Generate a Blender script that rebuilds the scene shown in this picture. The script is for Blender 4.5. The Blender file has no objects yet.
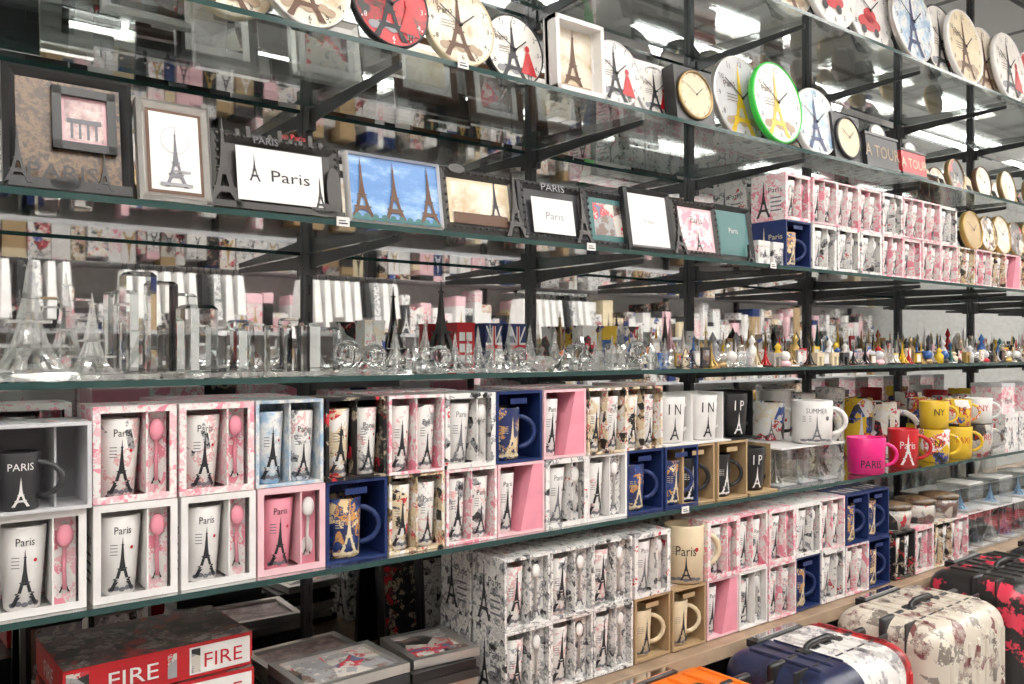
import bpy, math, random
from mathutils import Matrix, Vector
R = random.Random(11)
D = 1.10; EYE = 1.40; F = 850.0
S = bpy.context.scene
COL = S.collection
def along(c, y=0.0):
    """station X along the shelf run for something standing y metres behind the shelf front (survey from photo)"""
    u = (c-512)/F
    return (D+y)*(0.6122+0.7907*u)/(0.7907-0.6122*u)

# ------------------------------------------------------------------ materials
MATS = {}
def _new(name):
    m = bpy.data.materials.new(name); m.use_nodes = True
    return m, m.node_tree.nodes, m.node_tree.links, m.node_tree.nodes['Principled BSDF']
def mat(name, col, rough=0.5, metal=0.0, trans=0.0, ior=1.45, emit=0.0, var=0.06):
    if name in MATS: return name
    m, n, l, b = _new(name)
    b.inputs['Roughness'].default_value = rough
    b.inputs['Metallic'].default_value = metal
    b.inputs['IOR'].default_value = ior
    b.inputs['Transmission Weight'].default_value = trans
    b.inputs['Base Color'].default_value = (*col, 1)
    if var > 0 and trans == 0 and emit == 0:
        tc = n.new('ShaderNodeTexCoord'); no = n.new('ShaderNodeTexNoise'); no.inputs['Scale'].default_value = 25
        no.inputs['Detail'].default_value = 4
        r = n.new('ShaderNodeValToRGB')
        r.color_ramp.elements[0].color = (*[c*(1-var*2) for c in col], 1); r.color_ramp.elements[0].position = 0.3
        r.color_ramp.elements[1].color = (*[min(1, c*(1+var)) for c in col], 1); r.color_ramp.elements[1].position = 0.7
        l.new(tc.outputs['Object'], no.inputs['Vector']); l.new(no.outputs['Fac'], r.inputs['Fac']); l.new(r.outputs['Color'], b.inputs['Base Color'])
    if emit > 0:
        b.inputs['Emission Color'].default_value = (*col, 1); b.inputs['Emission Strength'].default_value = emit
    MATS[name] = m; return name
def printm(name, cols, scale=60, rough=0.3, detail=0.6, stretch=(1,1,1), cell=True, bands=None):
    """printed collage : random cells + ink flecks. cols=[(pos,colour)...]; bands=[(objectX,colour)] optional colour blocking"""
    if name in MATS: return name
    m, n, l, b = _new(name); b.inputs['Roughness'].default_value = rough
    tc = n.new('ShaderNodeTexCoord'); oi = n.new('ShaderNodeObjectInfo')
    mp = n.new('ShaderNodeMapping'); mp.inputs['Scale'].default_value = stretch
    ad = n.new('ShaderNodeVectorMath'); ad.operation = 'ADD'
    ml = n.new('ShaderNodeMath'); ml.operation = 'MULTIPLY'; ml.inputs[1].default_value = 7.3
    cb = n.new('ShaderNodeCombineXYZ')
    l.new(oi.outputs['Random'], ml.inputs[0]); l.new(ml.outputs[0], cb.inputs[0]); l.new(ml.outputs[0], cb.inputs[2])
    l.new(tc.outputs['Object'], mp.inputs['Vector']); l.new(mp.outputs[0], ad.inputs[0]); l.new(cb.outputs[0], ad.inputs[1])
    no = n.new('ShaderNodeTexNoise'); no.inputs['Scale'].default_value = scale; no.inputs['Detail'].default_value = 5; no.inputs['Roughness'].default_value = 0.7
    l.new(ad.outputs[0], no.inputs['Vector'])
    r = n.new('ShaderNodeValToRGB'); r.color_ramp.interpolation = 'CONSTANT' if cell else 'LINEAR'
    e = r.color_ramp.elements
    e[0].position = cols[0][0]; e[0].color = (*cols[0][1], 1); e[1].position = cols[1][0]; e[1].color = (*cols[1][1], 1)
    for p, c in cols[2:]:
        x = e.new(p); x.color = (*c, 1)
    if cell:
        vo = n.new('ShaderNodeTexVoronoi'); vo.inputs['Scale'].default_value = scale*0.8
        l.new(ad.outputs[0], vo.inputs['Vector'])
        sx = n.new('ShaderNodeSeparateColor'); l.new(vo.outputs['Color'], sx.inputs[0])
        mx = n.new('ShaderNodeMath'); mx.operation = 'MULTIPLY'; mx.inputs[1].default_value = 1-detail
        m2 = n.new('ShaderNodeMath'); m2.operation = 'MULTIPLY_ADD'; m2.inputs[1].default_value = detail*1.0
        l.new(sx.outputs[0], mx.inputs[0]); l.new(no.outputs['Fac'], m2.inputs[0]); l.new(mx.outputs[0], m2.inputs[2])
        l.new(m2.outputs[0], r.inputs['Fac'])
    else:
        l.new(no.outputs['Fac'], r.inputs['Fac'])
    last = r.outputs['Color']
    if bands:
        sp = n.new('ShaderNodeSeparateXYZ'); l.new(tc.outputs['Object'], sp.inputs[0])
        ma = n.new('ShaderNodeMath'); ma.operation='ADD'; ma.inputs[1].default_value=.5; l.new(sp.outputs[0], ma.inputs[0])
        r2 = n.new('ShaderNodeValToRGB'); r2.color_ramp.interpolation='CONSTANT'; q=r2.color_ramp.elements
        q[0].position=0; q[0].color=(*bands[0][1],1); q[1].position=bands[1][0]+.5; q[1].color=(*bands[1][1],1)
        for p,c in bands[2:]:
            x=q.new(p+.5); x.color=(*c,1)
        l.new(ma.outputs[0], r2.inputs['Fac'])
        mm = n.new('ShaderNodeMixRGB'); mm.blend_type='MULTIPLY'; mm.inputs[0].default_value=1; l.new(last, mm.inputs[1]); l.new(r2.outputs['Color'], mm.inputs[2]); last=mm.outputs[0]
    l.new(last, b.inputs['Base Color'])
    MATS[name] = m; return name
def clearglass(name, tint, k=0.05, rough=0.01, body=0.0, pw=4.0):
    m, n, l, b = _new(name)
    out = n['Material Output']
    tr = n.new('ShaderNodeBsdfTransparent'); tr.inputs[0].default_value = (*tint, 1)
    gl = n.new('ShaderNodeBsdfGlossy'); gl.inputs['Roughness'].default_value = rough; gl.inputs[0].default_value = (1,1,1,1)
    lw = n.new('ShaderNodeLayerWeight'); lw.inputs[0].default_value = 0.5
    p = n.new('ShaderNodeMath'); p.operation = 'POWER'; p.inputs[1].default_value = pw
    q = n.new('ShaderNodeMath'); q.operation = 'MULTIPLY_ADD'; q.inputs[1].default_value = 0.95; q.inputs[2].default_value = k; q.use_clamp = True
    mx = n.new('ShaderNodeMixShader')
    l.new(lw.outputs['Facing'], p.inputs[0]); l.new(p.outputs[0], q.inputs[0]); l.new(q.outputs[0], mx.inputs[0])
    src = tr.outputs[0]
    if body > 0:
        b.inputs['Base Color'].default_value=(.93,.93,.91,1); b.inputs['Roughness'].default_value=.1
        m3 = n.new('ShaderNodeMixShader'); m3.inputs[0].default_value = body; l.new(tr.outputs[0], m3.inputs[1]); l.new(b.outputs[0], m3.inputs[2]); src = m3.outputs[0]
    else: n.remove(b)
    l.new(src, mx.inputs[1]); l.new(gl.outputs[0], mx.inputs[2]); l.new(mx.outputs[0], out.inputs[0])
    MATS[name] = m; return name
W_ = (0.80,0.78,0.76); BK = (0.015,0.015,0.016)
mat('white', W_, 0.3); mat('paper', (0.8,0.78,0.74), 0.6); mat('black', BK, 0.3); mat('ink', (0.02,0.02,0.025), 0.5)
mat('greyink', (0.16,0.16,0.18), 0.5); mat('pink', (0.78,0.28,0.36), 0.35); mat('palepink', (0.80,0.50,0.54), 0.4)
mat('hotpink', (0.75,0.02,0.2), 0.3); mat('red', (0.5,0.012,0.018), 0.3); mat('navy', (0.014,0.03,0.12), 0.35)
mat('blue', (0.03,0.10,0.32), 0.35); mat('skyblue', (0.25,0.45,0.68), 0.4); mat('kraft', (0.40,0.27,0.14), 0.7); mat('cream', (0.72,0.60,0.40), 0.4)
mat('yellow', (0.72,0.47,0.03), 0.35); mat('gold', (0.5,0.33,0.10), 0.35, 0.5); mat('brass', (0.36,0.25,0.12), 0.35, 0.8)
mat('silver', (0.62,0.6,0.57), 0.3, 0.85); mat('pewter', (0.055,0.052,0.05), 0.33, 0.5); mat('green', (0.04,0.55,0.06), 0.3)
mat('teal', (0.04,0.15,0.15), 0.4); mat('charcoal', (0.03,0.03,0.033), 0.4); mat('grey', (0.3,0.3,0.32), 0.5); mat('ltgrey', (0.56,0.56,0.58), 0.5)
mat('orange', (0.8,0.16,0.01), 0.3); mat('post', (0.075,0.078,0.082), 0.35, 0.5); mat('edge', (0.025,0.06,0.056), 0.12, 0.0)
mat('crystal', (0.98,0.99,0.99), 0.01, 0, 1.0, 1.33, var=0); clearglass('clearcrystal', (0.98,0.99,0.98), 0.16, 0.02, body=0.14, pw=2.6)
mat('brown', (0.11,0.05,0.025), 0.5)
mat('wood', (0.32,0.22,0.145), 0.45, var=0.15); mat('chrome', (0.8,0.8,0.8), 0.12, 1.0, var=0)
mat('tan', (0.42,0.31,0.21), 0.5)
clearglass('glass', (0.88,0.92,0.91), 0.12, pw=3.0); clearglass('acrylic', (0.93,0.95,0.95), 0.16)
mat('mirror', (0.84,0.86,0.86), 0.02, 1.0, var=0)
wh=(0.80,0.78,0.75); pk=(0.78,0.26,0.34); pp=(0.80,0.48,0.52); bk=(0.02,0.02,0.02); gy=(0.3,0.3,0.31); rd=(0.55,0.03,0.045); cr=(0.70,0.58,0.39)
printm('p_pink', [(0,pk),(0.37,wh),(0.46,pp),(0.57,wh),(0.68,pk)], 75)
printm('p_white', [(0,bk),(0.30,gy),(0.37,wh),(0.6,(0.62,0.6,0.6)),(0.66,wh),(0.70,rd)], 90)
printm('p_news', [(0,bk),(0.31,gy),(0.40,wh),(0.53,(0.54,0.53,0.52)),(0.59,wh),(0.67,gy)], 120)
printm('p_ivory', [(0,bk),(0.35,(0.32,0.21,0.12)),(0.41,cr),(0.52,wh),(0.63,rd),(0.67,cr)], 80)
printm('p_dark', [(0,(0.012,0.012,0.015)),(0.5,bk),(0.57,(0.4,0.33,0.24)),(0.63,bk),(0.68,rd)], 60)
printm('p_navy', [(0,(0.015,0.025,0.1)),(0.45,(0.02,0.05,0.2)),(0.55,(0.6,0.28,0.07)),(0.61,(0.02,0.04,0.15)),(0.66,(0.75,0.57,0.3))], 70)
printm('p_mug', [(0,bk),(0.28,gy),(0.34,wh),(0.63,(0.7,0.4,0.4)),(0.68,wh)], 70)
printm('p_mugc', [(0,rd),(0.3,cr),(0.42,wh),(0.60,cr),(0.68,bk)], 70)
printm('p_blue', [(0,(0.1,0.2,0.38)),(0.4,(0.3,0.46,0.62)),(0.55,wh),(0.7,(0.24,0.34,0.45))], 30, cell=False)
printm('p_sky', [(0,(0.03,0.12,0.38)),(0.5,(0.08,0.23,0.54)),(0.66,(0.3,0.48,0.72)),(0.8,wh)], 10, cell=False, stretch=(1,1,2.5))
printm('p_clock', [(0,(0.28,0.15,0.06)),(0.36,(0.52,0.38,0.22)),(0.5,(0.76,0.68,0.54)),(0.62,(0.8,0.75,0.65)),(0.78,(0.42,0.29,0.13))], 16, cell=False)
printm('p_clockw', [(0,(0.5,0.44,0.38)),(0.4,(0.76,0.72,0.66)),(0.6,(0.8,0.77,0.72)),(0.75,(0.6,0.54,0.48))], 20, cell=False)
printm('p_red', [(0,(0.35,0.0,0.01)),(0.5,(0.55,0.005,0.012)),(0.6,(0.015,0.015,0.015))], 14, cell=False)
printm('p_mag', [(0,bk),(0.35,(0.16,0.1,0.08)),(0.46,gy),(0.55,(0.58,0.54,0.48)),(0.66,rd),(0.71,(0.1,0.15,0.26))], 30)
printm('p_gamelid', [(0,bk),(0.38,(0.12,0.07,0.06)),(0.5,(0.28,0.23,0.2)),(0.57,(0.05,0.04,0.04)),(0.66,(0.35,0.03,0.025))], 45)
printm('p_floral', [(0,(0.18,0.06,0.06)),(0.34,(0.35,0.28,0.24)),(0.40,(0.60,0.54,0.45)),(0.6,(0.70,0.65,0.56)),(0.65,(0.22,0.19,0.16))], 42)
printm('p_blackred', [(0,(0.012,0.012,0.012)),(0.54,(0.016,0.016,0.016)),(0.57,(0.7,0.04,0.08))], 9, cell=False)
printm('p_ornate', [(0,(0.02,0.013,0.01)),(0.45,(0.06,0.035,0.022)),(0.55,(0.2,0.12,0.06)),(0.62,(0.04,0.025,0.018))], 60, cell=False)
printm('p_oldphoto', [(0,(0.08,0.04,0.04)),(0.4,(0.3,0.18,0.18)),(0.55,(0.66,0.48,0.46)),(0.7,(0.78,0.68,0.65))], 30, cell=False)
printm('p_taxi', [(0,bk),(0.33,(0.03,0.07,0.35)),(0.37,(0.72,0.46,0.02)),(0.58,(0.75,0.5,0.04)),(0.62,rd),(0.66,wh)], 32)
printm('p_souv', [(0,(0.06,0.1,0.35)),(0.34,wh),(0.52,(0.78,0.68,0.52)),(0.57,wh),(0.61,rd),(0.66,bk)], 36)
printm('flagcase', [(0,(0.25,0.25,0.28)),(0.36,(0.6,0.6,0.6)),(0.42,(1,1,1)),(0.64,(0.5,0.5,0.55)),(0.69,(1,1,1))], 26, bands=[(-.5,(.012,.018,.06)),(-.045,(.74,.71,.68)),(.10,(.45,.02,.025))])

# ------------------------------------------------------------------ mesh builder
TXT = {}
def text2d(s):
    if s in TXT: return TXT[s]
    c = bpy.data.curves.new('t', 'FONT'); c.body = s; c.size = 1; c.resolution_u = 2; c.align_x = 'CENTER'
    o = bpy.data.objects.new('t', c); COL.objects.link(o)
    dg = bpy.context.evaluated_depsgraph_get(); dg.update()
    me = o.evaluated_get(dg).to_mesh()
    v = [(p.co.x, p.co.y) for p in me.vertices]; f = [tuple(p.vertices) for p in me.polygons]
    o.evaluated_get(dg).to_mesh_clear(); bpy.data.objects.remove(o); bpy.data.curves.remove(c)
    TXT[s] = (v, f); return TXT[s]
def T(x=0,y=0,z=0): return Matrix.Translation((x,y,z))
def RX(a): return Matrix.Rotation(a,4,'X')
def RY(a): return Matrix.Rotation(a,4,'Y')
def RZ(a): return Matrix.Rotation(a,4,'Z')
class MB:
    def __init__(s): s.v=[]; s.f=[]; s.m=[]; s.sm=[]; s.mats=[]; s.M=Matrix.Identity(4)
    def mi(s, m):
        if m not in s.mats: s.mats.append(m)
        return s.mats.index(m)
    def add(s, vs, fs, m, smooth=False):
        o=len(s.v); M=s.M
        s.v += [tuple(M @ Vector(p)) for p in vs]
        k=s.mi(m)
        for f in fs:
            s.f.append(tuple(i+o for i in f)); s.m.append(k); s.sm.append(smooth)
    def box(s, x0,x1,y0,y1,z0,z1, m):
        s.add([(x0,y0,z0),(x1,y0,z0),(x1,y1,z0),(x0,y1,z0),(x0,y0,z1),(x1,y0,z1),(x1,y1,z1),(x0,y1,z1)],
              [(0,3,2,1),(4,5,6,7),(0,1,5,4),(1,2,6,5),(2,3,7,6),(3,0,4,7)], m)
    def lathe(s, prof, m, n=20, cx=0, cy=0, smooth=True):
        vs=[]; fs=[]
        for r,z in prof:
            for k in range(n):
                a=2*math.pi*k/n; vs.append((cx+r*math.cos(a), cy+r*math.sin(a), z))
        for i in range(len(prof)-1):
            for k in range(n):
                k2=(k+1)%n; fs.append((i*n+k,i*n+k2,(i+1)*n+k2,(i+1)*n+k))
        fs.append(tuple(reversed(range(n)))); fs.append(tuple(range((len(prof)-1)*n, len(prof)*n)))
        s.add(vs, fs, m, smooth)
    def tube(s, pts, r, m, n=6):
        pts=[Vector(p) for p in pts]; vs=[]; fs=[]
        for i,p in enumerate(pts):
            d=(pts[min(i+1,len(pts)-1)]-pts[max(i-1,0)]).normalized()
            a=d.cross(Vector((0.13,0.97,0.21))); a.normalize(); b=d.cross(a)
            for k in range(n):
                t=2*math.pi*k/n; vs.append(tuple(p+(a*math.cos(t)+b*math.sin(t))*r))
        for i in range(len(pts)-1):
            for k in range(n):
                k2=(k+1)%n; fs.append((i*n+k,i*n+k2,(i+1)*n+k2,(i+1)*n+k))
        fs.append(tuple(range(n))); fs.append(tuple(range((len(pts)-1)*n,len(pts)*n)))
        s.add(vs,fs,m,True)
    def ball(s, c, r, m, n=12, sc=(1,1,1)):
        o=s.M.copy(); s.M = s.M @ T(*c) @ Matrix.Diagonal((sc[0],sc[1],sc[2],1))
        s.lathe([(max(1e-4,r*math.sin(math.pi*i/8)), -r*math.cos(math.pi*i/8)) for i in range(9)], m, n); s.M=o
    def frus(s, a, b, m):
        vs=[]
        for cx,cy,hx,hy,z in (a,b): vs += [(cx-hx,cy-hy,z),(cx+hx,cy-hy,z),(cx+hx,cy+hy,z),(cx-hx,cy+hy,z)]
        s.add(vs,[(0,3,2,1),(4,5,6,7),(0,1,5,4),(1,2,6,5),(2,3,7,6),(3,0,4,7)],m)
    def draw(s, polys, m, y=0.0, fn=None, thick=0.0):
        for P in polys:
            if fn: s.add([fn(x,z) for x,z in P],[tuple(range(len(P)))],m)
            elif thick>0:
                n=len(P); s.add([(x,y,z) for x,z in P]+[(x,y+thick,z) for x,z in P],
                    [tuple(range(n)),tuple(reversed(range(n,2*n)))]+[(i,i+n,(i+1)%n+n,(i+1)%n) for i in range(n)],m)
            else: s.add([(x,y,z) for x,z in P],[tuple(range(len(P)))],m)
    def text(s, t, x, z, h, m, y=0.0, fn=None, sx=1.0, rot=0.0):
        v,f=text2d(t); c,sn=math.cos(rot),math.sin(rot); vs=[]
        for a,b in v:
            a=a*h*1.35*sx; b=b*h*1.35
            px,pz=x+a*c-b*sn, z+a*sn+b*c
            vs.append(fn(px,pz) if fn else (px,y,pz))
        s.add(vs,f,m)
    def roundbox(s, w,d,h,r,m,k=4):
        def ax(H): return [-H+r*i/k for i in range(k+1)]+[H-r*(k-i)/k for i in range(k+1)]
        X,Y,Z=ax(w/2),ax(d/2),ax(h/2); n=2*k+2; vs=[]; fs=[]
        H=(w/2-r,d/2-r,h/2-r)
        def pt(p):
            i=Vector([max(-H[j],min(H[j],p[j])) for j in range(3)]); q=Vector(p)-i
            if q.length>1e-9: q=q.normalized()*r
            return tuple(i+q)
        def face(fn,flip):
            o=len(vs)
            for a in range(n):
                for b in range(n): vs.append(pt(fn(a,b)))
            for a in range(n-1):
                for b in range(n-1):
                    q=(o+a*n+b,o+(a+1)*n+b,o+(a+1)*n+b+1,o+a*n+b+1); fs.append(tuple(reversed(q)) if flip else q)
        face(lambda a,b:(X[a],Y[b],h/2),0); face(lambda a,b:(X[a],Y[b],-h/2),1)
        face(lambda a,b:(X[a],-d/2,Z[b]),0); face(lambda a,b:(X[a],d/2,Z[b]),1)
        face(lambda a,b:(-w/2,Y[a],Z[b]),1); face(lambda a,b:(w/2,Y[a],Z[b]),0)
        s.add(vs,fs,m,True)
    def mesh(s, name):
        me=bpy.data.meshes.new(name); me.from_pydata(s.v,[],s.f)
        for m in s.mats: me.materials.append(MATS[m])
        me.polygons.foreach_set('material_index', s.m); me.polygons.foreach_set('use_smooth', s.sm); me.update(); return me
def put(me, name, x=0,y=0,z=0, rz=0, sc=(1,1,1)):
    if isinstance(me, MB): me=me.mesh(name)
    o=bpy.data.objects.new(name, me); o.location=(x,y,z); o.rotation_euler=(0,0,rz); o.scale=sc; COL.objects.link(o); return o

def tower2(h, cx=0, cz=0, w=1.0):
    P=[]
    def q(t0,a0,b0,t1,a1,b1):
        for sg in (-1,1):
            P.append([(cx+sg*a0*h*w,cz+t0*h),(cx+sg*b0*h*w,cz+t0*h),(cx+sg*b1*h*w,cz+t1*h),(cx+sg*a1*h*w,cz+t1*h)])
    def f(t0,b0,t1,b1): P.append([(cx-b0*h*w,cz+t0*h),(cx+b0*h*w,cz+t0*h),(cx+b1*h*w,cz+t1*h),(cx-b1*h*w,cz+t1*h)])
    q(0,.125,.205,.10,.095,.155); q(.10,.095,.155,.16,.055,.13); f(.16,.13,.2,.115); f(.2,.135,.225,.135)
    q(.225,.05,.1,.36,.02,.068); f(.36,.068,.4,.06); f(.4,.075,.42,.075); f(.42,.05,.6,.028); f(.6,.028,.85,.013); f(.85,.02,.87,.02); f(.87,.01,1,.002)
    return P
def tower3(b, h, m, cx=0, cy=0, cz=0, fat=1.0):
    def legs(t0,o0,i0,t1,o1,i1):
        for sx in (-1,1):
            for sy in (-1,1):
                c0=(o0+i0)/2*h; s0=(o0-i0)/2*h; c1=(o1+i1)/2*h; s1=(o1-i1)/2*h
                b.frus((cx+sx*c0,cy+sy*c0,s0,s0,cz+t0*h),(cx+sx*c1,cy+sy*c1,s1,s1,cz+t1*h),m)
    def sol(t0,a,t1,c): b.frus((cx,cy,a*h*fat,a*h*fat,cz+t0*h),(cx,cy,c*h*fat,c*h*fat,cz+t1*h),m)
    sol(0,.23/fat,.025,.23/fat); legs(.025,.205,.125,.11,.15,.085); legs(.11,.15,.085,.2,.115,.02); sol(.2,.138,.23,.138)
    legs(.23,.105,.05,.4,.065,.012); sol(.4,.08,.425,.08); sol(.425,.05,.6,.03); sol(.6,.03,.86,.013); sol(.86,.024,.88,.024); sol(.88,.01,1,.003)
def rect(x0,x1,z0,z1): return [(x0,z0),(x1,z0),(x1,z1),(x0,z1)]
def ell(cx,cz,rx,rz,n=24): return [(cx+rx*math.cos(2*math.pi*i/n),cz+rz*math.sin(2*math.pi*i/n)) for i in range(n)]

def mug(b, r0, r1, h, m, handle=None, cx=0, cy=0, cz=0, ang=0, dec=None, dm='ink', txt=None, tm=None, art=True):
    o=b.M.copy(); b.M=b.M@T(cx,cy,cz)
    b.lathe([(r0*0.85,0),(r0,h*.03),(r0+(r1-r0)*.5,h*.5),(r1,h*.98),(r1*.97,h),(r1*.92,h*.97),(r0*.85,h*.1)], m, 22)
    if handle:
        b.M=b.M@RZ(ang); rr=(r0+r1)/2
        b.tube([(rr*.93+h*.34*math.sin(a)*1.0, 0, h*.52+h*.3*math.cos(a)) for a in [math.pi*i/8 for i in range(9)]], h*.05, handle)
        b.M=o@T(cx,cy,cz)
    def wr(k):
        def wrap(x,z):
            rr=(r0+(r1-r0)*z/h)+k; a=x/rr; return (rr*math.sin(a),-rr*math.cos(a),z)
        return wrap
    if dec and art:
        for k in range(5): b.draw([ell(-r0*.7+r0*.35*k, h*(.09+.015*(k%2)), r0*.2, h*.03,10)], 'greyink' if dm=='ink' else dm, fn=wr(.0005))
        b.draw([ell(r0*.6,h*.6,r0*.12,r0*.12,14)],'red' if dm=='ink' else dm,fn=wr(.0005))
        b.draw([rect(-r0*.75,-r0*.3,h*(.52+.04*k),h*(.53+.04*k)) for k in range(4)],'greyink' if dm=='ink' else dm,fn=wr(.0005))
    if dec: b.draw(tower2(h*dec,0,h*.08,1.15), dm, fn=wr(.0009))
    if txt: b.text(txt[0], 0, h*txt[1], h*txt[2], tm or 'ink', fn=wr(.0009), sx=.8)
    b.M=o

# ------------------------------------------------------------------ mug gift boxes
GB={}
def gift(key):
    if key in GB: return GB[key]
    shell,inner,mugm,ink,sp,lay = key
    b=MB(); w,h,d,t=.0975,.1185,.09,.0025; H=w/2; fb=.0085 if lay=='spoon' else .0045
    b.box(-H,-H+t,0,d,0,h,shell); b.box(H-t,H,0,d,0,h,shell); b.box(-H+t,H-t,0,d,0,t,shell); b.box(-H+t,H-t,0,d,h-t,h,shell); b.box(-H+t,H-t,d-t,d,t,h-t,inner)
    b.box(-H+t,-H+fb,0,.0015,t,h-t,shell); b.box(H-fb,H-t,0,.0015,t,h-t,shell); b.box(-H+fb,H-fb,0,.0015,t,fb,shell); b.box(-H+fb,H-fb,0,.0015,h-fb,h-t,shell)
    mh=.1
    if lay=='spoon':
        b.box(.0125,.0145,.002,.05,fb,h-fb,shell); b.box(.0145,H-fb,.016,.018,t,h-t,'p_pink' if 'pink' in sp else inner)
        mug(b,.019,.0265,mh,mugm,cx=-.0145,cy=.031,cz=t,dec=.66,dm=ink,txt=('Paris',.78,.1),tm=ink)
        b.ball((.0275,.011,.086),.0095,sp,12,(1,.45,1.45)); b.tube([(.0275,.011,.076),(.0265,.012,.05),(.0275,.012,.022)],.0024,sp)
        b.draw([ell(.0275,.03,.009,.014,12)],'white',y=.0155); b.draw(tower2(.03,.0275,.018),ink,y=.0150)
    elif lay=='two':
        b.box(-.001,.001,.002,.05,fb,h-fb,shell)
        mug(b,.016,.0205,mh,mugm,cx=-.0225,cy=.026,cz=t,dec=.72,dm=ink); mug(b,.016,.0205,mh,'p_mug',cx=.0225,cy=.026,cz=t,dec=.5,dm=ink,txt=('Paris',.7,.09))
    elif lay=='mug':
        mug(b,.027,.030,.088,mugm,sp,cx=-.010,cy=.036,cz=t,dec=.75,dm=ink,ang=-.5)
        b.draw([rect(-.02,.015,h-.021,h-.012)],inner,y=-.0004)
    elif lay=='small':
        b.box(H-fb-.03,H-fb-.028,.02,.085,t,h-t,shell)
        mug(b,.020,.022,.078,mugm,sp,cx=-.020,cy=.028,cz=t,dec=.5,dm=ink,ang=-.5,txt=('PARIS',.7,.13),tm='white',art=False)
    elif lay=='open':
        b.add([(-.002,.001,t),(H-t,.001,t),(H-t,.001,h-t),(.025,.001,h-t)],[(0,1,2,3)],inner)
        b.add([(-.002,.0012,t),(.025,.0012,h-t),(.025,.05,h-t),(-.002,.05,t)],[(0,1,2,3)],inner)
        mug(b,.017,.023,mh,mugm,cx=-.024,cy=.028,cz=t,dec=.7,dm=ink,txt=('Paris',.78,.09))
    elif lay=='city':
        b.box(.006,.008,.002,.05,fb,h-fb,shell); b.box(.008,H-fb,.014,.016,t,h-t,'p_news')
        mug(b,.019,.024,mh,mugm,cx=-.0185,cy=.029,cz=t,dec=.85,dm=ink)
        b.ball((.025,.010,.088),.0085,'white',12,(1,.45,1.45)); b.tube([(.025,.010,.078),(.025,.011,.022)],.0024,'white')
        b.draw(tower2(.05,.027,.01),'greyink',y=.0135)
    for k in range(3):
        x=-H+.02+.03*k; b.add([(x,.02,h+.0004),(x+.018,.02,h+.0004),(x+.018,.06,h+.0004),(x,.06,h+.0004)],[(0,1,2,3)],'p_white')
    o=b.M.copy()
    for sg in (-1,1):
        b.M=T(sg*(H+.0004),d/2,0)@RZ(sg*math.pi/2)
        b.draw(tower2(h*.8,-.012,h*.08),ink); b.text('Paris',.018,h*.6,h*.12,ink); b.draw([rect(.006,.034,h*(.2+.09*k),h*(.23+.09*k)) for k in range(4)],'greyink' if ink=='ink' else ink)
    b.M=o
    GB[key]=b.mesh('mug_gift_box'); return GB[key]
V=dict(
 A=('p_pink','white','p_mug','ink','pink','spoon'),
 B=('white','p_pink','white','ink','pink','spoon'),
 C=('p_blue','p_blue','p_blue','ink','skyblue','two'),
 E=('p_dark','p_dark','p_mugc','ink','black','two'),
 G=('p_pink','p_pink','p_mug','ink','pink','two'),
 Hh=('p_white','p_white','white','greyink','white','spoon'),
 N=('navy','navy','p_navy','cream','navy','mug'),
 P=('palepink','pink','white','ink','pink','open'),
 I=('p_ivory','p_dark','p_mugc','ink','cream','two'),
 K=('p_news','p_news','p_mug','ink','white','city'),
 Q=('palepink','pink','pink','ink','white','spoon'),
 Wt=('white','p_news','p_mug','ink','white','city'),
 Kr=('kraft','kraft','black','white','black','mug'),
 Kc=('kraft','kraft','cream','ink','cream','mug'),
 Gr=('ltgrey','grey','charcoal','white','charcoal','small'),
)
def gb(k, x, z, y=.012, sz=1.0, rz=None):
    put(gift(V[k]),'mug_gift_box',x,y+R.uniform(-.002,.003),z,R.uniform(-.02,.02) if rz is None else rz,(1,1,sz))

# ------------------------------------------------------------------ room shell
ZS=dict(up=EYE+.757, top=EYE+.449, frm=EYE+.184, mid=EYE-.037, low=EYE-.307, bot=EYE-.583)
GTH=.008
X0,X1=-.95,4.92
def shell(name, x0,x1,y0,y1,z0,z1,m):
    b=MB(); b.box(x0,x1,y0,y1,z0,z1,m); return put(b,name)
def tiles(name,c1,c2,mo,ms,ro):
    m,n,l,b=_new(name); br=n.new('ShaderNodeTexBrick'); br.offset=0; br.inputs['Color1'].default_value=(*c1,1); br.inputs['Color2'].default_value=(*c2,1)
    br.inputs['Mortar'].default_value=(*mo,1); br.inputs['Scale'].default_value=1; br.inputs['Brick Width'].default_value=.6; br.inputs['Row Height'].default_value=.6; br.inputs['Mortar Size'].default_value=ms
    tc=n.new('ShaderNodeTexCoord'); l.new(tc.outputs['Object'],br.inputs['Vector']); l.new(br.outputs['Color'],b.inputs['Base Color']); b.inputs['Roughness'].default_value=ro; MATS[name]=m
tiles('tile',(.55,.52,.48),(.6,.57,.53),(.3,.28,.26),.004,.25)
tiles('ceil',(.62,.62,.62),(.54,.54,.54),(.14,.14,.14),.02,.6)
mat('wallp',(.6,.6,.58),.7)
CZ=2.85
shell('floor',-1.6,8.6,-3.3,.5,-.05,0,'tile'); shell('ceiling',-1.6,8.6,-3.3,.5,CZ,CZ+.05,'ceil')
shell('wall_back',-1.6,8.6,.4,.5,0,CZ,'wallp'); shell('wall_front',-1.6,8.6,-3.4,-3.3,0,CZ,'wallp')
shell('wall_left',-1.7,-1.6,-3.3,.5,0,CZ,'wallp'); shell('wall_right',8.6,8.7,-3.3,.5,0,CZ,'wallp')
shell('baseboard_front',-1.6,8.6,-3.3,-3.285,0,.09,'white')
b=MB(); b.box(X0,X1,.372,.385,.3,2.8,'mirror'); b.box(X0,X1,.385,.399,.3,2.8,'charcoal'); b.box(X0,X1,.371,.388,2.8,2.82,'post'); put(b,'mirror_back_panel')
mat('lamp',(1.0,.97,.925),.5,emit=27.0)
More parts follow.
